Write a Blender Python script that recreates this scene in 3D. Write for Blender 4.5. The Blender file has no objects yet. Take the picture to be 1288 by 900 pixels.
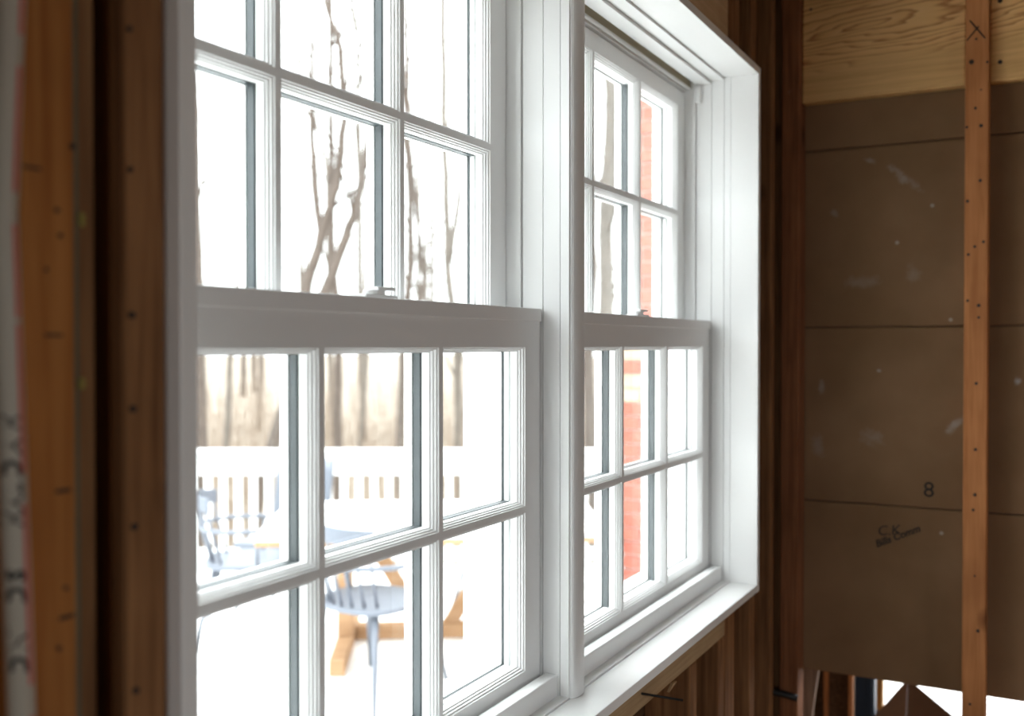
import bpy, bmesh, math, random
from mathutils import Vector, Matrix
random.seed(7)
S = bpy.context.scene
COL = S.collection
CH = 1.5                                   # camera height above the floor
R = math.radians

# ------------------------------------------------------------------ camera
F_PX = 1252.0
PITCH = math.atan(16 / F_PX)
TH = math.atan2(682.0, F_PX)               # angle between the view and the window wall
CAM = Vector((0, -0.70, CH))
cd = bpy.data.cameras.new('camera'); cam = bpy.data.objects.new('camera', cd); COL.objects.link(cam)
cd.sensor_width = 36; cd.lens = 36 * F_PX / 1288
cd.clip_start = .02; cd.clip_end = 300
cam.location = CAM
cam.rotation_euler = (math.pi / 2 - PITCH, 0, TH - math.pi / 2)
cd.dof.use_dof = True; cd.dof.focus_distance = 1.5; cd.dof.aperture_fstop = 3.2
S.camera = cam

# ------------------------------------------------------------------ sky and exposure
SKY = 10.8                                 # zenith brightness
w = bpy.data.worlds.new('overcast_sky'); S.world = w; w.use_nodes = True
bg = w.node_tree.nodes['Background']
# standard overcast sky: brightness rises evenly from the horizon to three times that at the zenith
_nt = w.node_tree; _tc = _nt.nodes.new('ShaderNodeTexCoord'); _sp = _nt.nodes.new('ShaderNodeSeparateXYZ')
_mr = _nt.nodes.new('ShaderNodeMapRange'); _mr.inputs[1].default_value = 0; _mr.inputs[2].default_value = 1
_mr.inputs[3].default_value = SKY / 3; _mr.inputs[4].default_value = SKY
_nt.links.new(_tc.outputs['Generated'], _sp.inputs[0]); _nt.links.new(_sp.outputs[2], _mr.inputs[0]); _nt.links.new(_mr.outputs[0], bg.inputs[1])
bg.inputs[0].default_value = (.95, .98, 1, 1)
S.view_settings.view_transform = 'Standard'; S.view_settings.look = 'None'
S.view_settings.exposure = 0.0; S.view_settings.gamma = 1
S.view_settings.use_curve_mapping = False
S.cycles.use_denoising = True
S.cycles.max_bounces = 12; S.cycles.diffuse_bounces = 7; S.cycles.transparent_max_bounces = 16
S.cycles.sample_clamp_indirect = 8

def portal(name, loc, rot, sx, sy):        # guides sky light through a real opening
    l = bpy.data.lights.new(name, 'AREA'); l.shape = 'RECTANGLE'; l.size = sx; l.size_y = sy
    l.cycles.is_portal = True
    o = bpy.data.objects.new(name, l); COL.objects.link(o); o.location = loc; o.rotation_euler = rot
portal('window_portal', (1.4, .2, CH + .03), (R(-90), 0, 0), 1.9, 1.4)
portal('back_window_portal', (.15, -4.15, 1.5), (R(90), 0, 0), 1.7, 1.3)
portal('side_window_portal', (-2.75, -1.25, 1.45), (0, R(-90), 0), 1.1, 1.0)
portal('far_door_portal', (4.12, -.75, 1.1), (0, R(90), 0), 2.1, 1.6)

# ------------------------------------------------------------------ pixel helpers
CT, ST = math.cos(TH), math.sin(TH)
def ray(px, py):
    r = (px - 644) / F_PX; u = (450 - py) / F_PX
    fw = math.cos(PITCH) + u * math.sin(PITCH); zz = u * math.cos(PITCH) - math.sin(PITCH)
    return Vector((fw * CT + r * ST, fw * ST - r * CT, zz))
def onX(px, py, x): d = ray(px, py); return CAM + d * (x / d.x)
def onY(px, py, y): d = ray(px, py); return CAM + d * ((y - CAM.y) / d.y)
def onZ(px, py, z): d = ray(px, py); return CAM + d * ((z - CAM.z) / d.z)
def at(px, py, dep): return CAM + ray(px, py) * dep

# ------------------------------------------------------------------ materials
def mat(name):
    m = bpy.data.materials.new(name); m.use_nodes = True
    nt = m.node_tree; b = nt.nodes['Principled BSDF']
    return m, nt, b
def N(nt, t, **kw):
    n = nt.nodes.new(t)
    for k, v in kw.items(): setattr(n, k, v)
    return n
def plain(name, col, rough=.5, bump=0, bscale=60, var=0, metal=0, spec=.5):
    m, nt, b = mat(name)
    b.inputs['Base Color'].default_value = (*col, 1); b.inputs['Roughness'].default_value = rough
    b.inputs['Metallic'].default_value = metal; b.inputs['Specular IOR Level'].default_value = spec
    if var or bump:
        tc = N(nt, 'ShaderNodeTexCoord'); no = N(nt, 'ShaderNodeTexNoise')
        no.inputs['Scale'].default_value = bscale; no.inputs['Detail'].default_value = 4
        nt.links.new(tc.outputs['Object'], no.inputs['Vector'])
        if var:
            mx = N(nt, 'ShaderNodeMix', data_type='RGBA')
            mx.inputs[6].default_value = (*[c * (1 - var) for c in col], 1)
            mx.inputs[7].default_value = (*[min(1, c * (1 + var)) for c in col], 1)
            nt.links.new(no.outputs['Fac'], mx.inputs[0]); nt.links.new(mx.outputs[2], b.inputs['Base Color'])
        if bump:
            bp = N(nt, 'ShaderNodeBump'); bp.inputs['Strength'].default_value = bump; bp.inputs['Distance'].default_value = .002
            nt.links.new(no.outputs['Fac'], bp.inputs['Height']); nt.links.new(bp.outputs[0], b.inputs['Normal'])
    return m
def wood(name, light, dark, axis='z', scale=22, rough=.85, specks=0, knots=True):
    m, nt, b = mat(name); L = nt.links.new
    tc = N(nt, 'ShaderNodeTexCoord'); oi = N(nt, 'ShaderNodeObjectInfo')
    ad = N(nt, 'ShaderNodeVectorMath', operation='ADD'); sc = N(nt, 'ShaderNodeVectorMath', operation='SCALE')
    sc.inputs[0].default_value = (3.1, 7.7, 5.3); L(oi.outputs['Random'], sc.inputs['Scale'])
    L(tc.outputs['Object'], ad.inputs[0]); L(sc.outputs[0], ad.inputs[1])
    mp = N(nt, 'ShaderNodeMapping'); s = [1, 1, 1]; s['xyz'.index(axis)] = .05; mp.inputs['Scale'].default_value = s
    L(ad.outputs[0], mp.inputs['Vector'])
    n1 = N(nt, 'ShaderNodeTexNoise'); n1.inputs['Scale'].default_value = scale * 4; n1.inputs['Detail'].default_value = 5
    n1.inputs['Distortion'].default_value = .6
    L(mp.outputs[0], n1.inputs['Vector'])
    n2 = N(nt, 'ShaderNodeTexNoise'); n2.inputs['Scale'].default_value = 5; n2.inputs['Detail'].default_value = 3
    L(ad.outputs[0], n2.inputs['Vector'])
    r1 = N(nt, 'ShaderNodeValToRGB'); r1.color_ramp.elements[0].position = .33; r1.color_ramp.elements[1].position = .68
    r1.color_ramp.elements[0].color = (*dark, 1); r1.color_ramp.elements[1].color = (*light, 1)
    L(n1.outputs['Fac'], r1.inputs[0])
    mu = N(nt, 'ShaderNodeMix', data_type='RGBA', blend_type='MULTIPLY'); mu.inputs[0].default_value = .55
    r2 = N(nt, 'ShaderNodeValToRGB'); r2.color_ramp.elements[0].position = .3; r2.color_ramp.elements[1].position = .7
    r2.color_ramp.elements[0].color = (.45, .4, .38, 1)
    L(n2.outputs['Fac'], r2.inputs[0]); L(r1.outputs[0], mu.inputs[6]); L(r2.outputs[0], mu.inputs[7])
    out = mu.outputs[2]
    if knots:
        mk = N(nt, 'ShaderNodeMapping'); s2 = [1, 1, 1]; s2['xyz'.index(axis)] = .6; mk.inputs['Scale'].default_value = s2
        L(ad.outputs[0], mk.inputs['Vector'])
        vo = N(nt, 'ShaderNodeTexVoronoi'); vo.inputs['Scale'].default_value = 6; L(mk.outputs[0], vo.inputs['Vector'])
        rk = N(nt, 'ShaderNodeValToRGB'); rk.color_ramp.elements[0].position = .05; rk.color_ramp.elements[1].position = .13
        rk.color_ramp.elements[0].color = (.25, .2, .18, 1); L(vo.outputs['Distance'], rk.inputs[0])
        mm = N(nt, 'ShaderNodeMix', data_type='RGBA', blend_type='MULTIPLY'); mm.inputs[0].default_value = .8
        L(out, mm.inputs[6]); L(rk.outputs[0], mm.inputs[7]); out = mm.outputs[2]
    if specks:
        ns = N(nt, 'ShaderNodeTexNoise'); ns.inputs['Scale'].default_value = 26; ns.inputs['Detail'].default_value = 6; ns.inputs['Roughness'].default_value = .75
        L(ad.outputs[0], ns.inputs['Vector'])
        rs = N(nt, 'ShaderNodeValToRGB'); rs.color_ramp.elements[0].position = .66; rs.color_ramp.elements[1].position = .76
        rs.color_ramp.elements[1].color = (specks, specks, specks, 1); L(ns.outputs['Fac'], rs.inputs[0])
        ms = N(nt, 'ShaderNodeMix', data_type='RGBA'); ms.inputs[7].default_value = (.6, .55, .5, 1)
        L(rs.outputs[0], ms.inputs[0]); L(out, ms.inputs[6]); out = ms.outputs[2]
    L(out, b.inputs['Base Color']); b.inputs['Roughness'].default_value = rough
    b.inputs['Specular IOR Level'].default_value = .12
    bp = N(nt, 'ShaderNodeBump'); bp.inputs['Strength'].default_value = .25; bp.inputs['Distance'].default_value = .001
    L(n1.outputs['Fac'], bp.inputs['Height']); L(bp.outputs[0], b.inputs['Normal'])
    return m

def glass_mat():
    m, nt, b = mat('clear_glass'); L = nt.links.new; nt.nodes.remove(b)
    out = nt.nodes['Material Output']
    tr = N(nt, 'ShaderNodeBsdfTransparent'); tr.inputs[0].default_value = (.965, .985, .98, 1)
    gl = N(nt, 'ShaderNodeBsdfGlossy'); gl.inputs['Roughness'].default_value = .02
    lw = N(nt, 'ShaderNodeLayerWeight'); lw.inputs['Blend'].default_value = .5
    pw = N(nt, 'ShaderNodeMath', operation='POWER'); L(lw.outputs['Facing'], pw.inputs[0]); pw.inputs[1].default_value = 5
    fr = N(nt, 'ShaderNodeMath', operation='MULTIPLY_ADD'); L(pw.outputs[0], fr.inputs[0]); fr.inputs[1].default_value = .93; fr.inputs[2].default_value = .035
    mx = N(nt, 'ShaderNodeMixShader'); L(fr.outputs[0], mx.inputs[0]); L(tr.outputs[0], mx.inputs[1]); L(gl.outputs[0], mx.inputs[2])
    L(mx.outputs[0], out.inputs[0]); return m

def panel_mat():                           # paper-faced lath board with plaster smudges
    m, nt, b = mat('brown_paper_board'); L = nt.links.new
    tc = N(nt, 'ShaderNodeTexCoord')
    n = N(nt, 'ShaderNodeTexNoise'); n.inputs['Scale'].default_value = 3.5; n.inputs['Detail'].default_value = 6
    L(tc.outputs['Object'], n.inputs['Vector'])
    r = N(nt, 'ShaderNodeValToRGB'); r.color_ramp.elements[0].position = .3; r.color_ramp.elements[1].position = .72
    r.color_ramp.elements[0].color = (.19, .105, .050, 1); r.color_ramp.elements[1].color = (.275, .162, .086, 1)
    L(n.outputs['Fac'], r.inputs[0]); out = r.outputs[0]
    nd = N(nt, 'ShaderNodeTexNoise'); nd.inputs['Scale'].default_value = 30; nd.inputs['Detail'].default_value = 5; nd.inputs['Roughness'].default_value = .7
    L(tc.outputs['Object'], nd.inputs['Vector'])
    # worn plaster smudges: (pixel x, y, half width m, half height m, angle, strength)
    sm = [(1135, 222, .055, .016, -38, .55), (1095, 202, .02, .01, -20, .35), (1050, 268, .018, .01, -45, .3),
          (1098, 550, .04, .03, 20, .3), (1030, 560, .022, .04, 15, .3), (1034, 487, .012, .03, 0, .4), (1200, 535, .03, .012, 50, .6),
          (1148, 345, .03, .03, 0, .22), (1085, 355, .05, .02, 0, .2), (1280, 480, .01, .012, 0, .9), (1105, 466, .008, .005, 0, .8)]
    for (px, py, hw, hh, a, st) in sm:
        p = onX(px, py, 2.59)
        mp = N(nt, 'ShaderNodeMapping', vector_type='TEXTURE')
        mp.inputs['Location'].default_value = (2.59, p.y, p.z)
        mp.inputs['Rotation'].default_value = (R(-a), 0, 0)
        mp.inputs['Scale'].default_value = (1, hw, hh)
        L(tc.outputs['Object'], mp.inputs['Vector'])
        ln = N(nt, 'ShaderNodeVectorMath', operation='LENGTH'); L(mp.outputs[0], ln.inputs[0])
        ma = N(nt, 'ShaderNodeMath', operation='MULTIPLY_ADD'); L(nd.outputs['Fac'], ma.inputs[0]); ma.inputs[1].default_value = 2.4
        sb = N(nt, 'ShaderNodeMath', operation='SUBTRACT'); sb.inputs[0].default_value = 0.0; L(ln.outputs['Value'], sb.inputs[1])
        L(sb.outputs[0], ma.inputs[2])
        mr = N(nt, 'ShaderNodeMapRange'); mr.inputs[1].default_value = .35; mr.inputs[2].default_value = 1.1; mr.inputs[4].default_value = st
        L(ma.outputs[0], mr.inputs[0])
        mx = N(nt, 'ShaderNodeMix', data_type='RGBA'); mx.inputs[7].default_value = (.42, .38, .34, 1)
        L(mr.outputs[0], mx.inputs[0]); L(out, mx.inputs[6]); out = mx.outputs[2]
    vs = N(nt, 'ShaderNodeTexVoronoi'); vs.inputs['Scale'].default_value = 9; L(tc.outputs['Object'], vs.inputs['Vector'])
    rv = N(nt, 'ShaderNodeMapRange'); rv.inputs[1].default_value = .05; rv.inputs[2].default_value = .03; rv.inputs[4].default_value = .6
    L(vs.outputs['Distance'], rv.inputs[0])
    mx = N(nt, 'ShaderNodeMix', data_type='RGBA'); mx.inputs[7].default_value = (.5, .46, .4, 1)
    L(rv.outputs[0], mx.inputs[0]); L(out, mx.inputs[6]); out = mx.outputs[2]
    L(out, b.inputs['Base Color']); b.inputs['Roughness'].default_value = .8; b.inputs['Specular IOR Level'].default_value = .2
    return m

def pine_mat():                            # flat-sawn pine with cathedral grain, seen on the right-hand header
    m, nt, b = mat('flat_sawn_pine'); L = nt.links.new
    tc = N(nt, 'ShaderNodeTexCoord')
    c = onX(1105, 30, 2.55)
    mp = N(nt, 'ShaderNodeMapping', vector_type='TEXTURE')
    mp.inputs['Location'].default_value = (2.55, c.y, c.z); mp.inputs['Rotation'].default_value = (R(-3), 0, 0)
    mp.inputs['Scale'].default_value = (1, .30, .042)
    L(tc.outputs['Object'], mp.inputs['Vector'])
    nz = N(nt, 'ShaderNodeTexNoise'); nz.inputs['Scale'].default_value = 1.1; nz.inputs['Detail'].default_value = 3
    L(mp.outputs[0], nz.inputs['Vector'])
    ln = N(nt, 'ShaderNodeVectorMath', operation='LENGTH')
    sp = N(nt, 'ShaderNodeSeparateXYZ'); L(mp.outputs[0], sp.inputs[0]); cb = N(nt, 'ShaderNodeCombineXYZ')
    L(sp.outputs[1], cb.inputs[1]); L(sp.outputs[2], cb.inputs[2]); L(cb.outputs[0], ln.inputs[0])
    ma = N(nt, 'ShaderNodeMath', operation='MULTIPLY_ADD'); L(nz.outputs['Fac'], ma.inputs[0]); ma.inputs[1].default_value = 1.3; L(ln.outputs['Value'], ma.inputs[2])
    mu = N(nt, 'ShaderNodeMath', operation='MULTIPLY'); L(ma.outputs[0], mu.inputs[0]); mu.inputs[1].default_value = 3.6
    fr = N(nt, 'ShaderNodeMath', operation='FRACT'); L(mu.outputs[0], fr.inputs[0])
    r = N(nt, 'ShaderNodeValToRGB'); e = r.color_ramp.elements
    e[0].position = 0; e[0].color = (.80, .50, .215, 1); e[1].position = 1; e[1].color = (.80, .50, .215, 1)
    k = r.color_ramp.elements.new(.55); k.color = (.76, .45, .18, 1)
    k = r.color_ramp.elements.new(.86); k.color = (.44, .19, .06, 1)
    L(fr.outputs[0], r.inputs[0])
    fi = N(nt, 'ShaderNodeTexNoise'); fi.inputs['Scale'].default_value = 60; fi.inputs['Detail'].default_value = 4
    mf = N(nt, 'ShaderNodeMapping'); mf.inputs['Scale'].default_value = (1, .04, 1.6); L(tc.outputs['Object'], mf.inputs['Vector']); L(mf.outputs[0], fi.inputs['Vector'])
    rf = N(nt, 'ShaderNodeValToRGB'); rf.color_ramp.elements[0].position = .3; rf.color_ramp.elements[1].position = .7
    rf.color_ramp.elements[0].color = (.58, .34, .125, 1); rf.color_ramp.elements[1].color = (.74, .46, .195, 1); L(fi.outputs['Fac'], rf.inputs[0])
    fa = N(nt, 'ShaderNodeMapRange'); fa.inputs[1].default_value = 1.5; fa.inputs[2].default_value = 2.4; fa.inputs[3].default_value = 1; fa.inputs[4].default_value = .12
    ab = N(nt, 'ShaderNodeMath', operation='ABSOLUTE'); L(sp.outputs[2], ab.inputs[0]); L(ab.outputs[0], fa.inputs[0])
    mx = N(nt, 'ShaderNodeMix', data_type='RGBA'); L(fa.outputs[0], mx.inputs[0]); L(rf.outputs[0], mx.inputs[6]); L(r.outputs[0], mx.inputs[7])
    L(mx.outputs[2], b.inputs['Base Color']); b.inputs['Roughness'].default_value = .6; b.inputs['Specular IOR Level'].default_value = .3
    return m

M = dict(
    white=plain('white_window_paint', (.86, .865, .86), .38, spec=.4),
    trimw=plain('white_trim_paint', (.87, .872, .865), .42, spec=.4, bump=.05, bscale=120),
    tan=plain('bare_tan_track', (.46, .40, .27), .6),
    spacer=plain('grey_spacer_bar', (.045, .060, .066), .4),
    groove=plain('dark_joint', (.05, .05, .045), .8),
    glass=glass_mat(),
    stud=wood('old_red_brown_stud', (.37, .185, .080), (.20, .090, .038)),
    studx=wood('red_brown_lath_wood', (.25, .12, .06), (.14, .06, .03), axis='x'),
    studn=wood('amber_stud', (.54, .235, .070), (.40, .150, .040)),
    studl=wood('orange_stud', (.60, .26, .100), (.46, .185, .068), specks=0),
    studs=wood('speckled_stud', (.34, .145, .065), (.20, .075, .034), specks=.55),
    rough=wood('tan_rough_sill', (.62, .45, .26), (.46, .31, .165), axis='x'),
    board=wood('dark_sheathing_board', (.14, .075, .038), (.085, .044, .022), axis='x'),
    header=wood('tan_header', (.74, .54, .33), (.62, .43, .25), axis='x', knots=False),
    pine=pine_mat(), panel=panel_mat(),
    floor=wood('subfloor_plywood', (.34, .23, .13), (.24, .15, .08), axis='x', scale=8),
    ceil=wood('ceiling_boards', (.26, .17, .10), (.17, .10, .055), axis='y', scale=8),
    shell=wood('bare_room_boards', (.34, .25, .17), (.24, .16, .10), axis='z', scale=8),
    nail=plain('rusty_nail', (.03, .018, .012), .6),
    ink=plain('black_marker', (.012, .011, .010), .7),
    pipe=plain('white_plastic_pipe', (.42, .38, .31), .45),
    red=plain('red_pipe_print', (.55, .13, .10), .5),
    foam=plain('grey_green_strip', (.13, .115, .07), .8, var=.3, bscale=20),
    yel=plain('yellow_glue_blob', (.30, .24, .05), .6),
    black=plain('black_rubber', (.008, .008, .008), .5),
    deckw=plain('pale_deck_paint', (.85, .85, .84), .7),
    railw=plain('white_rail_paint', (.80, .81, .80), .5),
    chair=plain('pale_grey_metal_paint', (.115, .128, .155), .45),
    twood=wood('orange_cedar', (.50, .32, .19), (.40, .24, .13), axis='x', scale=8),
    ttop=plain('white_table_top', (.74, .74, .73), .5),
    bark=plain('grey_brown_bark', (.105, .082, .068), .9, var=.5, bscale=9, bump=.6),
    bark2=plain('pale_bark', (.150, .128, .108), .9, var=.45, bscale=7, bump=.6),
    litter=plain('leaf_litter', (.20, .165, .128), .95, var=.45, bscale=2.5),
    brush=plain('tan_brush', (.25, .195, .15), .9),
    brick=plain('red_brick', (.40, .115, .08), .85, var=.35, bscale=14),
    stone=plain('tan_stone', (.45, .35, .24), .85, var=.25, bscale=14),
    mortar=plain('pale_mortar', (.45, .38, .33), .9),
    card=plain('brown_cardboard', (.22, .135, .085), .85, var=.15, bscale=8),
    cardd=plain('dark_cardboard', (.16, .09, .05), .85, var=.15, bscale=8),
    blue=plain('dark_blue_paint', (.012, .035, .075), .5),
    plank=wood('grey_plank', (.38, .27, .20), (.26, .18, .13)),
    yellow=wood('yellow_pine', (.55, .33, .12), (.42, .22, .07)),
    siding=plain('pale_siding', (.70, .70, .69), .6),
)

# ------------------------------------------------------------------ mesh helpers
class MB:
    def __init__(s): s.bm = bmesh.new()
    def box(s, x0, x1, y0, y1, z0, z1):
        v = [s.bm.verts.new((x, y, z)) for z in (z0, z1) for y in (y0, y1) for x in (x0, x1)]
        for f in ((0, 2, 3, 1), (4, 5, 7, 6), (0, 1, 5, 4), (2, 6, 7, 3), (0, 4, 6, 2), (1, 3, 7, 5)):
            s.bm.faces.new([v[i] for i in f])
        return s
    def rect_ring(s, x0, x1, z0, z1, prof):        # closed profile of (inset, y) run round a rectangle with mitred corners
        loops = []
        for (o, y) in prof:
            loops.append([s.bm.verts.new(p) for p in ((x0 + o, y, z0 + o), (x1 - o, y, z0 + o), (x1 - o, y, z1 - o), (x0 + o, y, z1 - o))])
        n = len(prof)
        for i in range(n):
            a, b = loops[i], loops[(i + 1) % n]
            for k in range(4):
                s.bm.faces.new((a[k], a[(k + 1) % 4], b[(k + 1) % 4], b[k]))
        return s
    def tube(s, pts, rad, n=8, cap=True):
        pts = [Vector(p) for p in pts]
        if not hasattr(rad, '__len__'): rad = [rad] * len(pts)
        rings = []; ref = None
        for i, p in enumerate(pts):
            d = (pts[min(i + 1, len(pts) - 1)] - pts[max(i - 1, 0)]).normalized()
            if ref is None: ref = Vector((0, 0, 1)) if abs(d.z) < .9 else Vector((1, 0, 0))
            u = d.cross(ref).normalized(); v = u.cross(d).normalized(); ref = v
            rings.append([s.bm.verts.new(p + (u * math.cos(2 * math.pi * k / n) + v * math.sin(2 * math.pi * k / n)) * rad[i]) for k in range(n)])
        for a, b in zip(rings, rings[1:]):
            for k in range(n): s.bm.faces.new((a[k], a[(k + 1) % n], b[(k + 1) % n], b[k]))
        if cap:
            s.bm.faces.new(rings[0][::-1]); s.bm.faces.new(rings[-1])
        return s
    def prism(s, poly, z0, z1, axis='z'):
        f = {'z': lambda a, b, c: (a, b, c), 'y': lambda a, b, c: (a, c, b), 'x': lambda a, b, c: (c, a, b)}[axis]
        lo = [s.bm.verts.new(f(a, b, z0)) for a, b in poly]; hi = [s.bm.verts.new(f(a, b, z1)) for a, b in poly]
        n = len(poly); s.bm.faces.new(lo[::-1]); s.bm.faces.new(hi)
        for i in range(n): s.bm.faces.new((lo[i], lo[(i + 1) % n], hi[(i + 1) % n], hi[i]))
        return s
    def build(s, name, m, parent=None, bevel=0, seg=2, smooth=False, loc=None):
        bm = s.bm
        if bevel: bmesh.ops.bevel(bm, geom=bm.edges[:], offset=bevel, segments=seg, profile=.5, affect='EDGES', clamp_overlap=True)
        bmesh.ops.recalc_face_normals(bm, faces=bm.faces[:])
        me = bpy.data.meshes.new(name)
        if loc is not None: bmesh.ops.translate(bm, verts=bm.verts[:], vec=-Vector(loc))
        bm.to_mesh(me); bm.free()
        me.materials.append(M[m])
        if smooth:
            for p in me.polygons: p.use_smooth = True
        o = bpy.data.objects.new(name, me); COL.objects.link(o)
        if loc is not None: o.location = loc
        if parent: o.parent = parent
        return o
def B(*a): return MB().box(*a)
def tag(o, label=None, cat=None, group=None, kind=None):
    if label: o['label'] = label
    if cat: o['category'] = cat
    if group: o['group'] = group
    if kind: o['kind'] = kind
    return o
def empty(name, loc=(0, 0, 0), rz=0):
    o = bpy.data.objects.new(name, None); COL.objects.link(o); o.location = loc; o.rotation_euler.z = rz
    o.empty_display_size = .1
    return o
def copy_tree(o, parent=None):
    c = o.copy(); COL.objects.link(c); c.parent = parent
    for ch in [x for x in o.children]: copy_tree(ch, c)
    return c
def text_mesh(txt, size, shear=0, thick=0):
    cu = bpy.data.curves.new('lettering', 'FONT'); cu.body = txt; cu.size = size; cu.shear = shear; cu.offset = thick
    o = bpy.data.objects.new('lettering', cu); COL.objects.link(o)
    dg = bpy.context.evaluated_depsgraph_get(); dg.update()
    me = bpy.data.meshes.new_from_object(o.evaluated_get(dg))
    bpy.data.objects.remove(o); me.materials.clear()
    return me
Z = lambda z: z + CH

# ================================================================== room shell
X0, X1W = -2.6, 2.52
tag(B(-2.75, 4.1, -4.15, .10, -.06, 0).build('floor', 'floor'), 'bare plywood subfloor of the gutted room', 'floor', kind='structure')
tag(B(-2.75, 4.1, -4.15, .10, 2.62, 2.70).build('ceiling', 'ceil'), 'bare board ceiling of the gutted room', 'ceiling', kind='structure')

# outer sheathing of the window wall, around the opening
OX0, OX1, OZ0, OZ1 = .540, 2.266, Z(-.565), Z(.632)
wf = MB()
YS0, YS1 = .010, .10
wf.box(-2.75, OX0, YS0, YS1, 0, 2.62); wf.box(OX1, 4.1, YS0, YS1, 0, 2.62)
wf.box(OX0, OX1, YS0, YS1, 0, OZ0); wf.box(OX0, OX1, YS0, YS1, OZ1, 2.62)
wall_front = tag(wf.build('wall_front', 'board'), 'dark board sheathing behind the open studs around the windows', 'wall', kind='structure')

def stud(x0, x1, y0, y1, z0, z1, m='stud', name='stud', parent=wall_front, bev=.003):
    return B(x0, x1, y0, y1, z0, z1).build(name, m, parent, bevel=bev)
# ---- left of the window
stud(.508, .546, -.100, -.078, .09, 2.53, 'studx' if False else 'stud', 'furring_strip', bev=.005)
stud(.513, .546, -.0775, .0095, .04, 2.58, 'stud')
stud(.4732, .5072, -.068, .0095, .04, 2.58, 'stud')  # filler added to make the gap shallower, so it looks less black
st1 = stud(.4236, .4645, -.100, .0095, .04, 2.58, 'studn', bev=.002)
stud(.372, .4215, -.094, .0095, .04, 2.58, 'studn')
stud(.4650, .4725, -.094, -.055, .04, 2.58, 'foam', 'shim_strip', bev=.001)
stud(.02, .06, -.094, .0095, .04, 2.58, 'studn'); stud(-.38, -.34, -.094, .0095, .04, 2.58, 'studn')
# ---- right of the window, above and below it
stud(2.280, 2.322, -.085, .0095, .04, 2.58, 'stud')
stud(2.468, 2.505, -.085, .0095, .04, 2.58, 'stud')
stud(2.082, 2.155, -.085, .0095, .04, Z(-.562), 'stud')
stud(2.037, 2.0795, -.084, .0095, .04, Z(-.621), 'stud')
stud(1.849, 1.893, -.085, .0095, .04, Z(-.621), 'stud')
stud(1.44, 1.483, -.085, .0095, .04, Z(-.621), 'stud')
stud(1.03, 1.073, -.085, .0095, .04, Z(-.621), 'stud')
stud(.62, .663, -.085, .0095, .04, Z(-.621), 'stud')
stud(.548, 2.080, -.085, .0095, Z(-.620), Z(-.5615), 'rough', 'rough_sill', bev=.002)
stud(.548, 2.128, -.075, .0095, Z(.629), 2.30, 'header', 'window_header', bev=.003)
stud(2.131, 2.180, -.085, .0095, Z(.629), 2.58, 'stud')
stud(-2.6, 2.505, -.094, .0095, 0, .039, 'rough', 'bottom_plate'); stud(-2.6, 2.505, -.094, .0095, 2.581, 2.62, 'rough', 'top_plate')

# pencil ticks and nail heads on the near stud
for (px, py, wpx, hpx) in ((40, 209, 22, 3), (68, 421, 22, 3), (80, 618, 18, 4), (84, 778, 18, 4)):
    a = onY(px - wpx / 2, py, -.1006); b = onY(px + wpx / 2, py, -.1006); h = hpx * .0006
    B(a.x, b.x, -.1009, -.1001, a.z - h / 2, a.z + h / 2).build('pencil_mark', 'ink', wall_front)
for (px, py, r) in ((91, 184, 4), (72, 264, 3), (76, 296, 3), (58, 339, 2.5), (83, 739, 3), (74, 815, 3), (163, 36, 4), (164, 213, 4), (166, 396, 5), (167, 514, 5), (169, 662, 5), (171, 868, 5)):
    p = onY(px, py, -.1005); rr = r * .00055
    MB().tube([(p.x, -.0995, p.z), (p.x, -.1015, p.z)], rr, 8).build('nail_head', 'nail', wall_front)
for (py, s) in ((276, 6), (482, 5)):
    p = onY(101, py, -.0945); B(p.x - .002, p.x + .003, -.0965, -.0935, p.z - s * .0008, p.z + s * .0008).build('glue_blob', 'yel', wall_front, bevel=.001)

# right-hand stud wall with paper-faced boards on its far side
XP = 2.590
wr = MB().box(X1W, 2.588, -4.0, -.096, 0, .039).box(X1W, 2.588, -4.0, -.096, 2.581, 2.62)
wall_right = tag(wr.build('wall_right', 'rough'), 'open stud partition backed with brown paper-faced boards', 'wall', kind='structure')
def rstud(y0, y1, m, z0=.04, z1=2.58, x0=X1W): return B(x0, 2.5885, y0, y1, z0, z1).build('stud', m, wall_right, bevel=.003)
rstud(-.141, -.096, 'studs'); rstud(-.0955, .008, 'stud', x0=2.548)
rs = rstud(-.566, -.516, 'studl')
for y in (-.97, -1.38, -1.79, -2.2, -2.6, -3.0, -3.4, -3.8): rstud(y - .045, y, 'studl')
# header boards let in between the studs
for (y0, y1) in ((-.5150, -.1415), (-.9245, -.5665)):
    B(2.545, 2.583, y0, y1, Z(.605), Z(.605) + .285).build('header_board', 'pine', wall_right, bevel=.004)
# lath boards: four courses, butt joints between them
zc = [-.830, -.3945, .0455, .4915, .93, 1.12]
ends = [-4.0, -2.2, -.96, .008]
for a, b in zip(zc, zc[1:]):
    for e0, e1 in zip(ends, ends[1:]):
        B(XP, XP + .011, e0 + .0008, e1 - .0008, Z(a) + .0012, Z(b) - .0012).build('paper_board', 'panel', wall_right, bevel=.0035, seg=3)
B(XP + .0114, XP + .0135, -4.0, .008, Z(-.826), Z(1.12)).build('seam_light_block', 'cardd', wall_right)  # added sheet, stops light leaking through the joints between the boards
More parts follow.
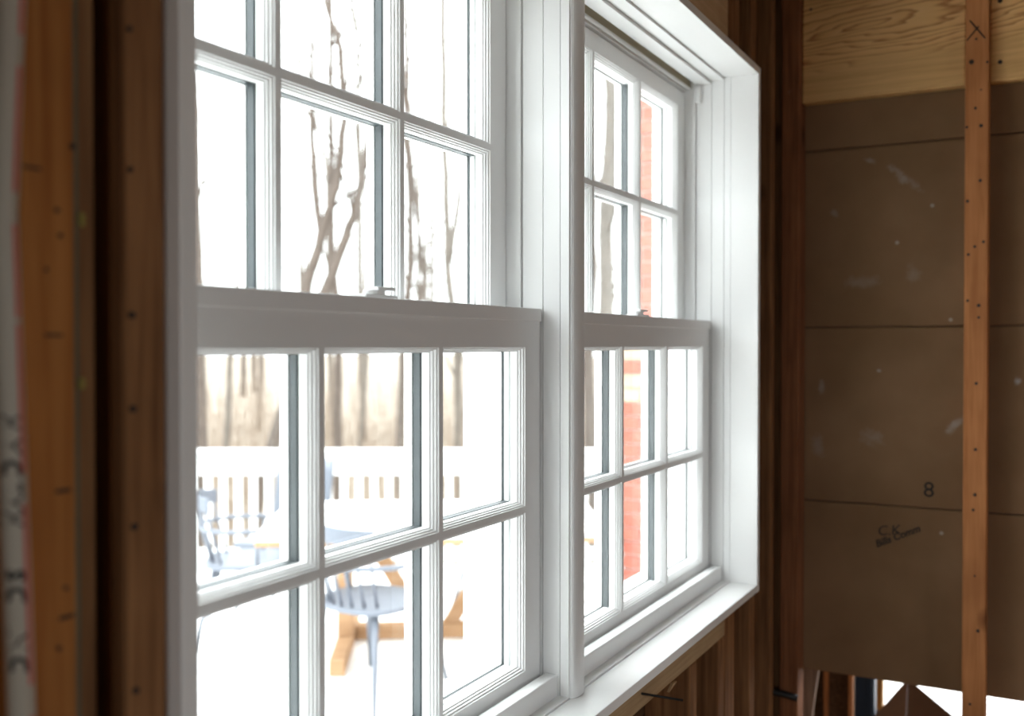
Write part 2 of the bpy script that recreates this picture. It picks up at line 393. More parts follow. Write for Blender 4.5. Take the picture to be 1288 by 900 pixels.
# nails and marker X on the stud face
def rnail(px, py, r=2.3, X=X1W):
    p = onX(px, py, X); rr = r * .0021
    MB().tube([(X + .001, p.y, p.z), (X - .0015, p.y, p.z)], rr, 8).build('nail_head', 'nail', wall_right)
for q in ((1222, 78, 2.6), (1242, 78, 1.5), (1228, 49, 1.3), (1234, 113, 1), (1227, 136, 1.6), (1216, 160, 1.5), (1234, 158, 2), (1233, 227, 1.8), (1217, 253, 1.8), (1226, 310, 1.6), (1218, 320, 1.6), (1217, 378, 1.6), (1231, 384, 2), (1231, 399, 1.5), (1228, 482, 1.8), (1227, 565, 1.8), (1226, 622, 1.8), (1224, 641, 1.6), (1226, 724, 1.2), (1230, 793, 2), (1220, 885, 1.5), (1237, 304, 1.6)):
    rnail(*q)
rnail(1258, 78, 2.4, 2.545); rnail(1258, 1, 2.6, 2.545); rnail(1020, 12, 1.6, 2.545)
for (x0, y0, x1, y1) in ((1220, 26, 1239, 48), (1231, 33, 1216, 51)):
    a = onX(x0, y0, X1W - .0006); b = onX(x1, y1, X1W - .0006)
    MB().tube([a, b], .0016, 6).build('marker_stroke', 'ink', wall_right)
# marker writing on the boards
def wall_text(txt, px, py, size, rot, shear=.1, th=0):
    me = text_mesh(txt, size, shear, th); me.materials.append(M['ink']); p = onX(px, py, XP)
    o = bpy.data.objects.new('marker_writing', me); COL.objects.link(o); o.parent = wall_right
    o.matrix_world = Matrix.Translation((XP - .0007, p.y, p.z)) @ Matrix(((0, 0, -1), (-1, 0, 0), (0, 1, 0))).to_4x4() @ Matrix.Rotation(R(rot), 4, 'Z')
    return o
wall_text('8', 1161, 624, .052, 0, 0)
wall_text('C.K.', 1104, 673, .034, 8, .2)
wall_text('Bills Comm', 1103, 688, .024, 26, .25, .0006)

# unseen sides of the room: large window and door openings light it
wb = MB()
bx0, bx1, bz0, bz1 = -.7, 1.0, .85, 2.15
wb.box(-2.75, bx0, -4.15, -4.0, 0, 2.62).box(bx1, 4.1, -4.15, -4.0, 0, 2.62).box(bx0, bx1, -4.15, -4.0, 0, bz0).box(bx0, bx1, -4.15, -4.0, bz1, 2.62)
tag(wb.build('wall_back', 'shell'), 'bare board wall behind the viewer with a wide opening', 'wall', kind='structure')
wl = MB()
wl.box(-2.75, -2.6, -4.0, -1.75, 0, 2.62).box(-2.75, -2.6, -.75, .009, 0, 2.62).box(-2.75, -2.6, -1.75, -.75, 0, .9).box(-2.75, -2.6, -1.75, -.75, 2.0, 2.62)
tag(wl.build('wall_left', 'shell'), 'bare board wall with a window opening', 'wall', kind='structure')
# next room beyond the boards: its outer wall with a glazed door opening
wn = MB()
wn.box(3.98, 4.1, -4.0, -1.55, 0, 2.62).box(3.98, 4.1, .0, .0095, 0, 2.62).box(3.98, 4.1, -1.55, .0, 2.15, 2.62).box(3.98, 4.1, -1.55, 0, 0, .02)
tag(wn.build('wall_far', 'shell'), 'wall of the next room with a bright doorway', 'wall', kind='structure')

# ================================================================== window trim
YF, YB = -.1125, -.0490                    # jamb extension front and back
SX0, SX1 = .566, 2.240                     # inner faces of the outer jambs
ST_, HT_ = Z(-.543), Z(.611)               # stool top, head underside
tag(B(SX0 - .018, SX1 + .018, YF, YB, ST_ - .0165, ST_).build('trim_1', 'trimw', bevel=.0012), 'white window sill board on the tan rough sill', 'window sill', kind='structure')
tag(B(SX0 - .018, SX1 + .018, YF, YB, HT_, HT_ + .0165).build('trim_2', 'trimw', bevel=.0012), 'white head board across the top of the window recess', 'window trim', kind='structure')
tag(B(SX0 - .018, SX0, YF, YB, ST_ + .0003, HT_ - .0003).build('trim_3', 'trimw', bevel=.0012), 'white jamb board beside the dark furring strip', 'window trim', kind='structure')
tag(B(SX1, SX1 + .018, YF, YB, ST_ + .0003, HT_ - .0003).build('trim_4', 'trimw', bevel=.0012), 'white jamb board of the window beside the brown partition', 'window trim', kind='structure')
# mullion between the two windows, with a rounded nose
MX0, MX1 = 1.378, 1.428
pts = [(MX0 + .001, -.0475)]
for k in range(13):
    a = math.pi * k / 12
    pts.append(((MX0 + MX1) / 2 - math.cos(a) * .0225, -.0480 - math.sin(a) ** .8 * .0105))
pts.append((MX1 - .001, -.0475))
tag(MB().prism(pts, ST_ + .0004, HT_ - .0004).build('trim_5', 'white', smooth=False), 'white rounded mullion cover between the two windows', 'window trim', kind='structure')
nose = bpy.data.objects['trim_5']
B(1.3985, 1.4075, -.0474, .14, Z(-.56), Z(.62)).build('mullion_core', 'white', nose)

# ================================================================== windows
BEAD = [(0, .0006), (.0006, .0026), (.0024, .0029), (.0029, .0062), (.0046, .0067), (.0051, .0100), (.0066, .0106), (.0066, .0222), (0, .0222)]
def sash(win, name, xl, xr, z0, z1, gz0, gz1, yo, top_lip):
    """one sash: frame, six lites with mitred beads, spacers, panes. gz: glazed z range; rails outside it"""
    G = .048
    g0, g1 = xl + G, xr - G
    fm = MB()
    T = .055
    fm.box(xl, g0, yo, yo + T, z0, z1).box(g1, xr, yo, yo + T, z0, z1)
    fm.box(g0, g1, yo, yo + T, z0, gz0).box(g0, g1, yo, yo + T, gz1, z1)
    root = fm.build(name, 'white', win)
    mw = .0100
    px = (g1 - g0 + mw) / 3; pz = (gz1 - gz0 + mw) / 2
    zm = gz0 + pz - mw
    B(g0, g1, yo, yo + T, zm, zm + mw).build('muntin', 'white', root)
    for k in (1, 2):
        x = g0 + k * px - mw
        for (a, b) in ((gz0, zm), (zm + mw, gz1)):
            B(x, x + mw, yo, yo + T, a, b).build('muntin', 'white', root)
    for i in range(3):
        for j in range(2):
            a0 = g0 + i * px; a1 = a0 + px - mw; c0 = gz0 + j * pz; c1 = c0 + pz - mw
            MB().rect_ring(a0, a1, c0, c1, [(o, yo + y) for o, y in BEAD]).build('glazing_bead', 'white', root)
            MB().rect_ring(a0, a1, c0, c1, [(0, yo + .0255), (.0062, yo + .0255), (.0062, yo + .0345), (0, yo + .0345)]).build('glazing_edge', 'white', root)
            MB().rect_ring(a0, a1, c0, c1, [(0, yo + .0376), (.0070, yo + .0376), (.0070, yo + .046), (.0035, yo + .052), (0, yo + .054)]).build('outer_bead', 'white', root)
            B(a0 + .001, a1 - .001, yo + .0224, yo + .0374, c0 + .001, c1 - .001).build('pane', 'glass', root)
    e = .0070                                   # grey spacer bars between the two sheets of glass, on the muntin lines
    for k in (1, 2):
        x = g0 + k * px - mw
        for (a, b) in ((gz0 + .0065, zm - e), (zm + mw + e, gz1 - .0065)):
            B(x - e, x + mw + e, yo + .0252, yo + .0348, a, b).build('spacer_bar', 'spacer', root)
    B(g0 + .0065, g1 - .0065, yo + .0252, yo + .0348, zm - e, zm + mw + e).build('spacer_bar', 'spacer', root)
    MB().rect_ring(g0, g1, gz0, gz1, [(0, yo + .0335), (.0071, yo + .0335), (.0071, yo + .0352), (0, yo + .0352)]).build('gasket', 'spacer', root)
    if top_lip:
        B(xl, xr, yo - .0035, yo + .045, z1, z1 + .0200).build('meeting_rail', 'white', root, bevel=.0012)
    return root

def side_jamb(win, xs, s, label):
    """xs: visible face; s=+1 body extends to +x"""
    m = MB()
    def seg(y0, y1, off=0, d=.020):
        a, b = xs + s * off, xs + s * d
        m.box(min(a, b), max(a, b), y0, y1, Z(-.560), Z(.628))
    seg(-.0485, -.0340, 0); seg(-.0325, -.0045, .0005); seg(-.0030, .0318, .0007)
    seg(.0340, .0405, -.0035); seg(.0405, .0635, .0004); seg(.0635, .1400, -.0010)
    m.box(*sorted((xs + s * .006, xs + s * .020)), -.0485, .14, Z(-.560), Z(.628))
    return m.build('side_jamb', 'white', win)

def make_window(n, xl, xr, lab):
    win = tag(empty('window_%d' % n, ((xl + xr) / 2, 0, Z(-.56))), lab, 'window', kind='structure')
    win.matrix_world  # identity rotation; parts are placed in world space below
    parts = []
    def keep(o): parts.append(o); return o
    keep(side_jamb(win, xl, -1, '')); keep(side_jamb(win, xr, 1, ''))
    # head
    h = MB(); ZT = Z(.640)
    h.box(xl, xr, -.0485, -.0340, Z(.6120), ZT).box(xl, xr, -.0325, -.0045, Z(.6075), ZT).box(xl, xr, -.0030, .0300, Z(.6010), ZT)
    h.box(xl, xr, -.0485, .14, Z(.6300), ZT)
    h.box(xl, xr, .0560, .14, Z(.5900), Z(.6290))
    keep(h.build('head_jamb', 'white', win))
    keep(B(xl, xr, .0480, .0558, Z(.5990), Z(.6295)).build('head_track', 'tan', win))
    keep(MB().tube([(xl, .0500, Z(.5965)), (xr, .0500, Z(.5965))], .0042, 10).build('head_bead', 'white', win))
    # sill
    s = MB()
    s.box(xl, xr, -.0485, -.0300, Z(-.5600), Z(-.5405))
    s.box(xl, xr, -.0085, .075, Z(-.5600), Z(-.5220))
    s.prism([(.075, Z(-.522)), (.17, Z(-.545)), (.17, Z(-.575)), (.101, Z(-.575)), (.101, Z(-.56)), (.075, Z(-.56))], xl, xr, axis='x')
    keep(s.build('sill_strip', 'white', win))
    keep(B(xl, xr, -.0300, -.0085, Z(-.5600), Z(-.5080)).build('sill_stop', 'white', win, bevel=.0018))
    keep(sash(win, 'lower_sash', xl + .003, xr - .003, Z(-.5180), Z(.0365), Z(-.4925), Z(-.0030), 0.0, True))
    keep(sash(win, 'upper_sash', xl + .003, xr - .003, Z(.0150), Z(.5850), Z(.0555), Z(.5505), .0605, False))
    # cam lock on the meeting rail
    xc = (xl + xr) / 2
    lk = MB().box(xc - .032, xc + .032, .006, .030, Z(.0566), Z(.0605))
    lk.prism([(xc + math.cos(a) * .017, .018 + math.sin(a) * .011) for a in [2 * math.pi * k / 16 for k in range(16)]], Z(.0605), Z(.0660))
    lock = keep(lk.build('sash_lock', 'white', win, bevel=.001))
    MB().prism([(xc + .000, .012), (xc + .030, .008), (xc + .034, .012), (xc + .030, .017), (xc, .024)], Z(.0661), Z(.0705)).build('lock_lever', 'white', lock, bevel=.001)
    # liner caps hanging from the head on each jamb
    for (a, b) in ((xl, xl + .010), (xr - .010, xr)):
        keep(B(a, b, .0200, .0335, Z(.560), Z(.6005)).build('liner_cap', 'white', win, bevel=.002))
    bpy.context.view_layer.update()
    for o in parts: o.matrix_parent_inverse = win.matrix_world.inverted()
    return win
make_window(1, .566, 1.378, 'white six-over-six window beside the furring strip, sash lock closed')
make_window(2, 1.428, 2.240, 'white six-over-six window next to the brown partition')

# outside casing and siding of the house
ow = MB()
ow.box(-2.75, .546, .1005, .125, -.3, 3.2).box(2.26, 7, .1005, .125, -.3, 3.2).box(.546, 2.26, .1005, .125, -.3, Z(-.58)).box(.546, 2.26, .1005, .125, Z(.645), 3.2)
tag(ow.build('wall_outside', 'siding'), 'pale outside siding of the house around the windows', 'wall', kind='structure')

# ================================================================== small things inside
# white plastic pipe with red print and marker lettering, clipped to the studs on the left
def pipe_pt(py):
    px = 16 + 10 * (py / 900) if py > 0 else 16
    px = {0: 12}.get(py, 0) or (2 + 24 * min(1, py / 900) + (8 * max(0, 1 - py / 260) if py < 260 else 0))
    return onY(px, py, -.118)
pys = [-500, -250, 0, 90, 180, 270, 360, 450, 540, 630, 720, 810, 900, 1300, 1800, 2200]
base_x = onY(5, 300, -.118).x
pp = []
for py in pys:
    px = 14 if py <= 0 else 14 - 10 * min(1, py / 260) if py < 260 else 4 + (py - 260) * .036
    px = min(px, 28)
    p = onY(px, py, -.118); pp.append(Vector((p.x, -.118, p.z)))
pp = [p for p in pp if .1 < p.z < 2.55]
pp = [Vector((pp[0].x, -.118, 2.58))] + pp + [Vector((pp[-1].x, -.118, .041))]
PR = .0085
pipe = tag(MB().tube(pp, PR, 16).build('water_pipe', 'pipe', smooth=True), 'white plastic water pipe with red stripe and black lettering on the studs', 'pipe')
# red printed line along the side facing the window
def pipe_at(z):
    for a, b in zip(pp, pp[1:]):
        if b.z <= z <= a.z:
            t = (a.z - z) / (a.z - b.z); return a.lerp(b, t)
    return pp[0]
ANG0 = math.atan2(-.58, -.42)              # direction from the pipe towards the viewer
def strip(z0, z1, a0, a1, r=PR + .0002):
    m = MB(); n = max(2, int((z1 - z0) / .02)); rows = []
    for i in range(n + 1):
        z = z0 + (z1 - z0) * i / n; c = pipe_at(z)
        rows.append([m.bm.verts.new((c.x + math.cos(a) * r, c.y + math.sin(a) * r, z)) for a in [a0 + (a1 - a0) * k / 3 for k in range(4)]])
    for p, q in zip(rows, rows[1:]):
        for k in range(3): m.bm.faces.new((p[k], p[k + 1], q[k + 1], q[k]))
    return m
z = 2.3
while z > .9:
    h = random.uniform(.05, .12)
    strip(z - h, z, ANG0 + .62, ANG0 + 1.02).build('red_print', 'red', pipe); z -= h + random.choice((.004, .012, .02))
def pipe_text(txt, py, size):
    me = text_mesh(txt, size, .15, .0007); me.materials.append(M['ink'])
    p0 = onY(20, py, -.118)
    for v in me.vertices:
        u, t = v.co.x, v.co.y
        z = p0.z + u; c = pipe_at(z); a = ANG0 + .42 - (t - size * .1) / PR
        v.co = (c.x + math.cos(a) * (PR + .0003), c.y + math.sin(a) * (PR + .0003), z)
    o = bpy.data.objects.new('marker_lettering', me); COL.objects.link(o); o.parent = pipe
pipe_text('DINI', 846, .015); pipe_text('DIS', 758, .015); pipe_text('HAL', 662, .015); pipe_text('D A H', 600, .015)

# spike under the rough sill
a = onY(808, 872, -.0865)
nl = MB().tube([a + Vector((0, .03, .002)), a + Vector((.0, 0, 0)), a + Vector((.035, -.06, -.012))], .0022, 8)
tag(nl.build('framing_nail', 'black', smooth=True), 'long black nail sticking out of the tan rough sill', 'nail')
# splinter at the rough sill's lower edge
sp = onY(846, 861, -.0855)
MB().prism([(sp.x - .03, sp.z - .004), (sp.x + .012, sp.z + .004), (sp.x - .01, sp.z + .006)], -.090, -.0852, axis='y').build('splinter', 'rough', wall_front)
# black cable stub by the corner stud
c0, c1 = onX(974, 870, 2.506), onX(1003, 878, 2.514)
tag(MB().tube([c0 + Vector((.0, .03, .005)), c0, (c0 + c1) / 2 + Vector((0, 0, .002)), c1], .0085, 10).build('cable_stub', 'black', smooth=True), 'thick black cable end at the corner stud', 'cable')

# ================================================================== next room, glimpsed under the boards
def xbox(px0, px1, x, d, z0, z1):
    a = onX(px0, 870, x).y; b = onX(px1, 870, x).y
    return (x, x + d, min(a, b), max(a, b), z0, z1)
tag(B(*xbox(1036, 1041, 3.05, .02, 0.0, 2.6)).build('far_stud', 'studl'), 'bare stud standing beside the dark board in the next room', 'stud', 'studs in the next room')
tag(B(*xbox(1067, 1072, 3.05, .02, 0.0, 2.6)).build('far_stud', 'studl'), 'bare stud standing between the dark board and the blue door', 'stud', 'studs in the next room')
tag(B(*xbox(1024, 1074, 3.08, .02, 0, 2.3)).build('dark_board', 'board'), 'dark brown board behind two bare studs in the next room', 'board')
bd = B(*xbox(1073, 1100, 3.30, .04, 0, 2.05)).build('blue_door', 'blue', bevel=.002)
tag(bd, 'dark blue door standing in the next room', 'door')
ya, yb = onX(1091, 870, 3.30).y, onX(1097, 870, 3.30).y
B(3.292, 3.30, yb, ya, .10, 1.95).build('door_moulding', 'blue', bd, bevel=.002)
tag(B(*xbox(1102, 1110, 3.60, .04, .14, 2.3)).build('door_casing', 'yellow', bevel=.002), 'yellow pine casing board beside the blue door', 'casing')
tag(B(*xbox(1097, 1112, 3.56, .10, 0, .14)).build('casing_block', 'plank', bevel=.01), 'grey block under the yellow pine casing board', 'block')
pa, pb = onX(1008, 843, 2.75), onX(1029, 843, 2.75); pc = onX(1020, 905, 2.75)
tag(MB().prism([(pb.y, 1.1), (pa.y, 1.1), (pa.y, 0.0), (pb.y + .045, 0.0), (pc.y, pc.z), (pb.y, pb.z)], 2.75, 2.775, axis='x').build('grey_plank', 'plank'), 'pale grey plank leaning behind the corner stud', 'plank')
# open cardboard box with tented flaps
ap = onX(1139, 860, 3.2); lf = onX(1112, 900, 3.2); rt = onX(1200, 905, 3.2)
bxr = empty('cardboard_box', (3.35, ap.y, 0)); tag(bxr, 'open brown cardboard box with tented flaps before the bright doorway', 'box')
def inbox(m, n, mt):
    o = m.build(n, mt); o.parent = bxr; o.matrix_parent_inverse = Matrix.Translation(-Vector(bxr.location)); return o
zb = .28
yl, yr = ap.y + .15, ap.y - .30
bm_ = MB()
for (x0, x1, y0, y1) in ((3.2, 3.205, yr, yl), (3.495, 3.5, yr, yl), (3.205, 3.495, yr, yr + .005), (3.205, 3.495, yl - .005, yl)):
    bm_.box(x0, x1, y0, y1, .001, zb)
bm_.box(3.205, 3.495, yr + .005, yl - .005, .001, .006)
inbox(bm_, 'carton', 'cardd')
def flap(p, q, apex, m, t=.004):
    mb = MB(); n = (Vector(q) - Vector(p)).cross(Vector(apex) - Vector(p)).normalized() * t
    f = [mb.bm.verts.new(Vector(v)) for v in (p, q, apex)]; g = [mb.bm.verts.new(Vector(v) + n) for v in (p, q, apex)]
    mb.bm.faces.new(f); mb.bm.faces.new(g[::-1])
    for k in range(3): mb.bm.faces.new((f[k], f[(k + 1) % 3], g[(k + 1) % 3], g[k]))
    return inbox(mb, 'flap', m)
A_ = (3.26, ap.y, ap.z)
flap((3.2, yr, zb), (3.2, ap.y, zb), A_, 'cardd'); flap((3.2, ap.y + .0005, zb), (3.2, yl, zb), (A_[0], ap.y + .0005, ap.z), 'card')
flap((3.5, yr, zb), (3.2, yr, zb), (3.3, yr - .1, zb - .1), 'card'); flap((3.5, yl, zb), (3.2, yl, zb), (3.35, yl + .04, zb - .10), 'card')

# ================================================================== outdoors
DZ = -.19                                  # deck level
tag(B(-40, 60, -30, 60, -2.6, -2.3).build('ground', 'litter'), 'pale leaf-covered ground beyond the deck', 'ground', kind='structure')
# wooded slope rising behind the deck
hm = MB(); hv = []
for j in range(15):
    row = []
    for i in range(25):
        ang = R(-5 + i * 4); d = 11 + j * 4.2
        zz = -2.4 + 3.4 * (1 - math.exp(-j / 5)) + random.uniform(-.15, .15) * (j > 0)
        row.append(hm.bm.verts.new((math.cos(ang) * d, math.sin(ang) * d, zz)))
    hv.append(row)
for a, b in zip(hv, hv[1:]):
    for k in range(24): hm.bm.faces.new((a[k], a[k + 1], b[k + 1], b[k]))
tag(hm.build('hillside', 'litter', smooth=True), 'pale leaf-covered slope among the bare trees', 'hillside', kind='structure')
tag(B(4.6, 9, -6, .09, -.45, -.20).build('side_patio', 'deckw'), 'pale paving outside the far doorway', 'patio', kind='structure')

# deck
VD = Vector((CT, ST, 0)); RD = Vector((ST, -CT, 0))       # view direction and its right-hand side
def deck_end(y): return min(9.5, (7.66 - (y + .7) * ST) / CT)      # the deck stops at its railing
deck = tag(B(-4, 7.6, .13, .30, DZ - .20, DZ - .03).build('deck', 'deckw'), 'pale painted board deck outside the windows', 'deck', kind='structure')
for k in range(90):
    y = .135 + k * .145; xe = deck_end(y + .07)
    if xe < -3.4: break
    B(-4, xe, y, y + .140, DZ - .028, DZ).build('deck_board', 'deckw', deck)

# railing along the far edge of the deck, square to the view
rail = empty('deck_railing', CAM + VD * 7.55 - Vector((0, 0, CH - DZ))); tag(rail, 'white painted deck railing with square balusters before the bare woods', 'railing')
rail.rotation_euler.z = TH - math.pi / 2 + R(.6)
rail.location.z = DZ
def inrail(m, n, bev=0):
    o = m.build(n, 'railw', bevel=bev); o.parent = rail; return o
HR = .90
inrail(B(-4.2, 4.6, -.075, .075, HR - .035, HR), 'top_rail'); inrail(B(-4.2, 4.6, -.02, .02, HR - .19, HR - .036), 'upper_rail')
inrail(B(-4.2, 4.6, -.02, .02, .06, .15), 'lower_rail')
for x in (-4.1, -1.05 - 1.9, 1.15, 3.2): inrail(B(x - .05, x + .05, .022, .122, 0.001, HR - .036), 'post')
bal = inrail(B(-.023, .023, -.055, -.0205, .02, HR - .05), 'baluster'); bal.location = (-2.403, 0, 0)
k0 = -2.403
for k in range(-14, 60):
    if k == 0: continue
    c = bal.copy(); COL.objects.link(c); c.parent = rail; c.location = (k0 + k * .1135, 0, 0)

# table
tp = onZ(548, 648, DZ + .74); table = empty('patio_table', (tp.x, tp.y, DZ), TH - math.pi / 2 + R(4))
tag(table, 'large patio table with white top and orange cedar trestle legs', 'table')
def intable(m, n, mt, bev=.004):
    o = m.build(n, mt, bevel=bev); o.parent = table; return o
intable(B(-.90, .90, -.56, .56, .715, .74), 'tabletop', 'ttop')
for (a, b, c, d) in ((-.87, .87, -.55, -.525), (-.87, .87, .525, .55), (-.895, -.871, -.55, .55), (.871, .895, -.55, .55)):
    intable(B(a, b, c, d, .685, .714), 'apron', 'twood')
for x in (-.50, .50):
    intable(B(x - .04, x + .04, -.46, .46, .002, .085), 'foot', 'twood')
    intable(B(x - .04, x + .04, -.05, .05, .086, .714), 'leg', 'twood')
intable(B(-.459, .459, .17, .25, .002, .085), 'stretcher', 'twood')
for s in (-1, 1):
    intable(MB().prism([(s * .04, .086), (s * .13, .086), (s * .50, .714), (s * .41, .714)], .18, .24, axis='y'), 'brace', 'twood', 0)

# spindle-back metal chair
def make_chair():
    r = empty('spindle_chair', (0, 0, 0))
    def add(m, n, bev=0, sm=False):
        o = m.build(n, 'chair', bevel=bev, smooth=sm); o.parent = r; return o
    # faces +y; seat 0.46 high
    poly = []
    for k in range(28):
        a = 2 * math.pi * k / 28; ca, sa = math.cos(a), math.sin(a)
        poly.append((.25 * math.copysign(abs(ca) ** .55, ca), .235 * math.copysign(abs(sa) ** .6, sa)))
    add(MB().prism(poly, .435, .46), 'seat', .006)
    for sx in (-1, 1):
        for sy in (-1, 1):
            add(MB().tube([(sx * .17, sy * .16, .44), (sx * .265, sy * .27, .0)], [.019, .010], 10), 'leg', sm=True)
    def arc(a, rad, z, tilt): return Vector((math.sin(a) * rad, -math.cos(a) * rad - tilt, z))
    N_ = 17
    rail_pts = [arc(R(-58 + 116 * k / (N_ - 1)), .235, .815 - .02 * abs(k - 8) / 8, .07) for k in range(N_)]
    m = MB()
    rows = []
    for p in rail_pts:
        o = Vector((p.x, p.y + .07, 0)).normalized() * .009
        rows.append([m.bm.verts.new(p + q) for q in (o + Vector((0, 0, -.04)), o + Vector((0, 0, .04)), -o + Vector((0, 0, .04)), -o + Vector((0, 0, -.04)))])
    for a, b in zip(rows, rows[1:]):
        for k in range(4): m.bm.faces.new((a[k], a[(k + 1) % 4], b[(k + 1) % 4], b[k]))
    m.bm.faces.new(rows[0]); m.bm.faces.new(rows[-1][::-1])
    add(m, 'back_rail', .003)
    for k in range(7):
        a = R(-50 + 100 * k / 6)
        add(MB().tube([arc(a, .205, .455, 0), arc(a, .235, .785, .068)], [.008, .0065], 8), 'spindle', sm=True)
    arm_pts = []
    for k in range(19):
        a = R(-118 + 236 * k / 18)
        arm_pts.append(Vector((math.sin(a) * .275, -math.cos(a) * .25 - .02, .655)))
    add(MB().tube(arm_pts, .013, 10), 'arm_rail', sm=True)
    for s in (-1, 1):
        add(MB().tube([(s * .215, .07, .455), (s * .262, .075, .65)], .009, 8), 'arm_post', sm=True)
    return r
ch = make_chair()
def place(o, px, py, rz, lab):
    p = onZ(px, py, DZ); o.location = (p.x, p.y, DZ + .0005); o.rotation_euler.z = rz; tag(o, lab, 'chair', 'metal chairs round the patio table')
VA = TH - math.pi / 2
place(ch, 468, 868, VA + R(-35), 'grey metal spindle-back chair pulled out on the near side of the table')
place(copy_tree(ch), 312, 800, VA + R(-80), 'grey metal spindle-back chair at the table end by the railing balusters')
place(copy_tree(ch), 640, 760, VA + R(150), 'grey metal spindle-back chair tucked in on the railing side of the table')
# tall solid-backed chair at the table corner
tc_ = empty('tub_chair', (0, 0, 0))
p = onZ(362, 765, DZ); tc_.location = (p.x, p.y, DZ + .0005); tc_.rotation_euler.z = VA + R(165)
tag(tc_, 'pale blue-grey chair with a tall solid back beside the railing', 'chair')
def intub(m, n, sm=False, bev=0):
    o = m.build(n, 'chair', bevel=bev, smooth=sm); o.parent = tc_; return o
intub(B(-.25, .25, -.24, .24, .42, .46), 'seat', bev=.01)
m = MB(); rows = []
for j in range(7):
    z = .461 + .47 * j / 6; lean = .10 * j / 6
    rows.append([[m.bm.verts.new((math.sin(R(-50 + 100 * k / 10)) * (.27 - t), -math.cos(R(-50 + 100 * k / 10)) * (.25 - t) - lean, z)) for k in range(11)] for t in (0, .02)])
for a, b in zip(rows, rows[1:]):
    for t in (0, 1):
        for k in range(10): m.bm.faces.new((a[t][k], a[t][k + 1], b[t][k + 1], b[t][k]))
    for k in (0, 10): m.bm.faces.new((a[0][k], a[1][k], b[1][k], b[0][k]))
for rw in (rows[0], rows[-1]):
    for k in range(10): m.bm.faces.new((rw[0][k], rw[0][k + 1], rw[1][k + 1], rw[1][k]))
intub(m, 'backrest', True)
for sx in (-1, 1):
    for sy in (-1, 1): intub(MB().tube([(sx * .2, sy * .2, .42), (sx * .24, sy * .24, 0)], [.02, .012], 8), 'leg', True)

# brick chimney of the house wing
CXF = 5.0; cy0, cy1 = .127, 1.345
chim = B(CXF + .012, CXF + .9, cy0, cy1 - .006, -2.3, 4.2).build('brick_chimney', 'mortar')
tag(chim, 'red brick chimney with tan stone bands on the house', 'chimney')
bl, bh, jt = .203, .064, .011
course = 0; zz = -.45; brick_me = None; first = {}
while zz < 3.75:
    band = abs(zz - (CH - .075)) < .05 or abs(zz - (CH - .26)) < .05
    off = 0 if course % 2 else bl / 2
    y = cy1
    lens = [bl if off == 0 else bl / 2] + [bl] * 6
    for ln in lens:
        y0 = max(cy0 + .001, y - ln)
        if y - y0 < .03: break
        key = (round(y - y0, 3), band)
        if key not in first:
            mb = MB().box(0, .10, 0, y - y0, 0, bh); o = mb.build('stone' if band else 'brick', 'stone' if band else 'brick', chim, bevel=.003, seg=1)
            first[key] = o
        else:
            o = first[key].copy(); COL.objects.link(o); o.parent = chim
        o.location = (CXF + random.uniform(-.002, .002), y0, zz)
        y = y0 - jt
        if y < .62: break
    zz += bh + jt; course += 1

# trees
def branches(m, base, d, L, r, depth, rnd):
    pts = [base]; rad = [r]; p = base.copy(); dd = d.normalized()
    n = 4
    for i in range(n):
        dd = (dd + Vector((rnd.uniform(-.18, .18), rnd.uniform(-.18, .18), rnd.uniform(-.02, .16)))).normalized()
        p = p + dd * L / n; pts.append(p.copy()); rad.append(r * (1 - .8 * (i + 1) / n))
        if depth > 0 and i > 0:
            for _ in range(1 if rnd.random() < .7 else 2):
                q = (dd + Vector((rnd.uniform(-1, 1), rnd.uniform(-1, 1), rnd.uniform(-.2, .6)))).normalized()
                branches(m, p.copy(), q, L * rnd.uniform(.4, .65), rad[-1] * .6, depth - 1, rnd)
    m.tube(pts, rad, 5 if r > .02 else 3, cap=False)
def tree(stems, lab, bark, group=None, seed=0, nb=9, name='bare_tree'):
    """stems: list of (points, r0, r1); the first runs to the ground"""
    rnd = random.Random(seed)
    base = stems[0][0][0]
    root = empty(name, base); tag(root, lab, 'tree', group)
    m = MB(); c = MB()
    for si, (pts, r0, r1) in enumerate(stems):
        fine = []
        for a, b in zip(pts, pts[1:]):
            for t in range(4): fine.append(a.lerp(b, t / 4) + Vector((rnd.uniform(-1, 1), rnd.uniform(-1, 1), 0)) * r0 * .18)
        fine.append(pts[-1])
        n = len(fine); m.tube(fine, [r0 + (r1 - r0) * i / (n - 1) for i in range(n)], 9)
        for k in range(nb):
            i = rnd.randint(int(n * .3), n - 1); p = fine[i]
            if p.z < .6: continue
            q = Vector((rnd.uniform(-1, 1), rnd.uniform(-1, 1), rnd.uniform(.3, 1.3)))
            branches(c, p.copy(), q, rnd.uniform(1.0, 2.6), (r0 + (r1 - r0) * i / (n - 1)) * .42, 1, rnd)
    for mm, nm in ((m, 'trunk'), (c, 'crown')):
        o = mm.build(nm, bark, smooth=True); o.parent = root; o.matrix_parent_inverse = Matrix.Translation(-base)
    return root
def hero(stems_px, dep, lab, bark, seed, nb=7):
    st = []
    for i, (pl, r0, r1) in enumerate(stems_px):
        pts = [at(px, py, dep) for px, py in pl]
        k = dep / F_PX
        if i == 0:
            g = pts[0].copy(); d = (pts[0] - pts[1]); d = d / abs(d.z) if d.z else Vector((0, 0, -1))
            zt = -2.35 + 3.4 * (1 - math.exp(-max(0, (dep * 1.02 - 11) / 4.2) / 5)) - .1
            g = g + Vector((d.x * .5, d.y * .5, -1)) * max(.2, g.z - zt); pts = [g] + pts
        last = pts[-1]; dv = (pts[-1] - pts[-2]).normalized(); pts.append(last + dv * 3)
        st.append((pts, r0 * k, r1 * k))
    return tree(st, lab, bark, None, seed, nb)
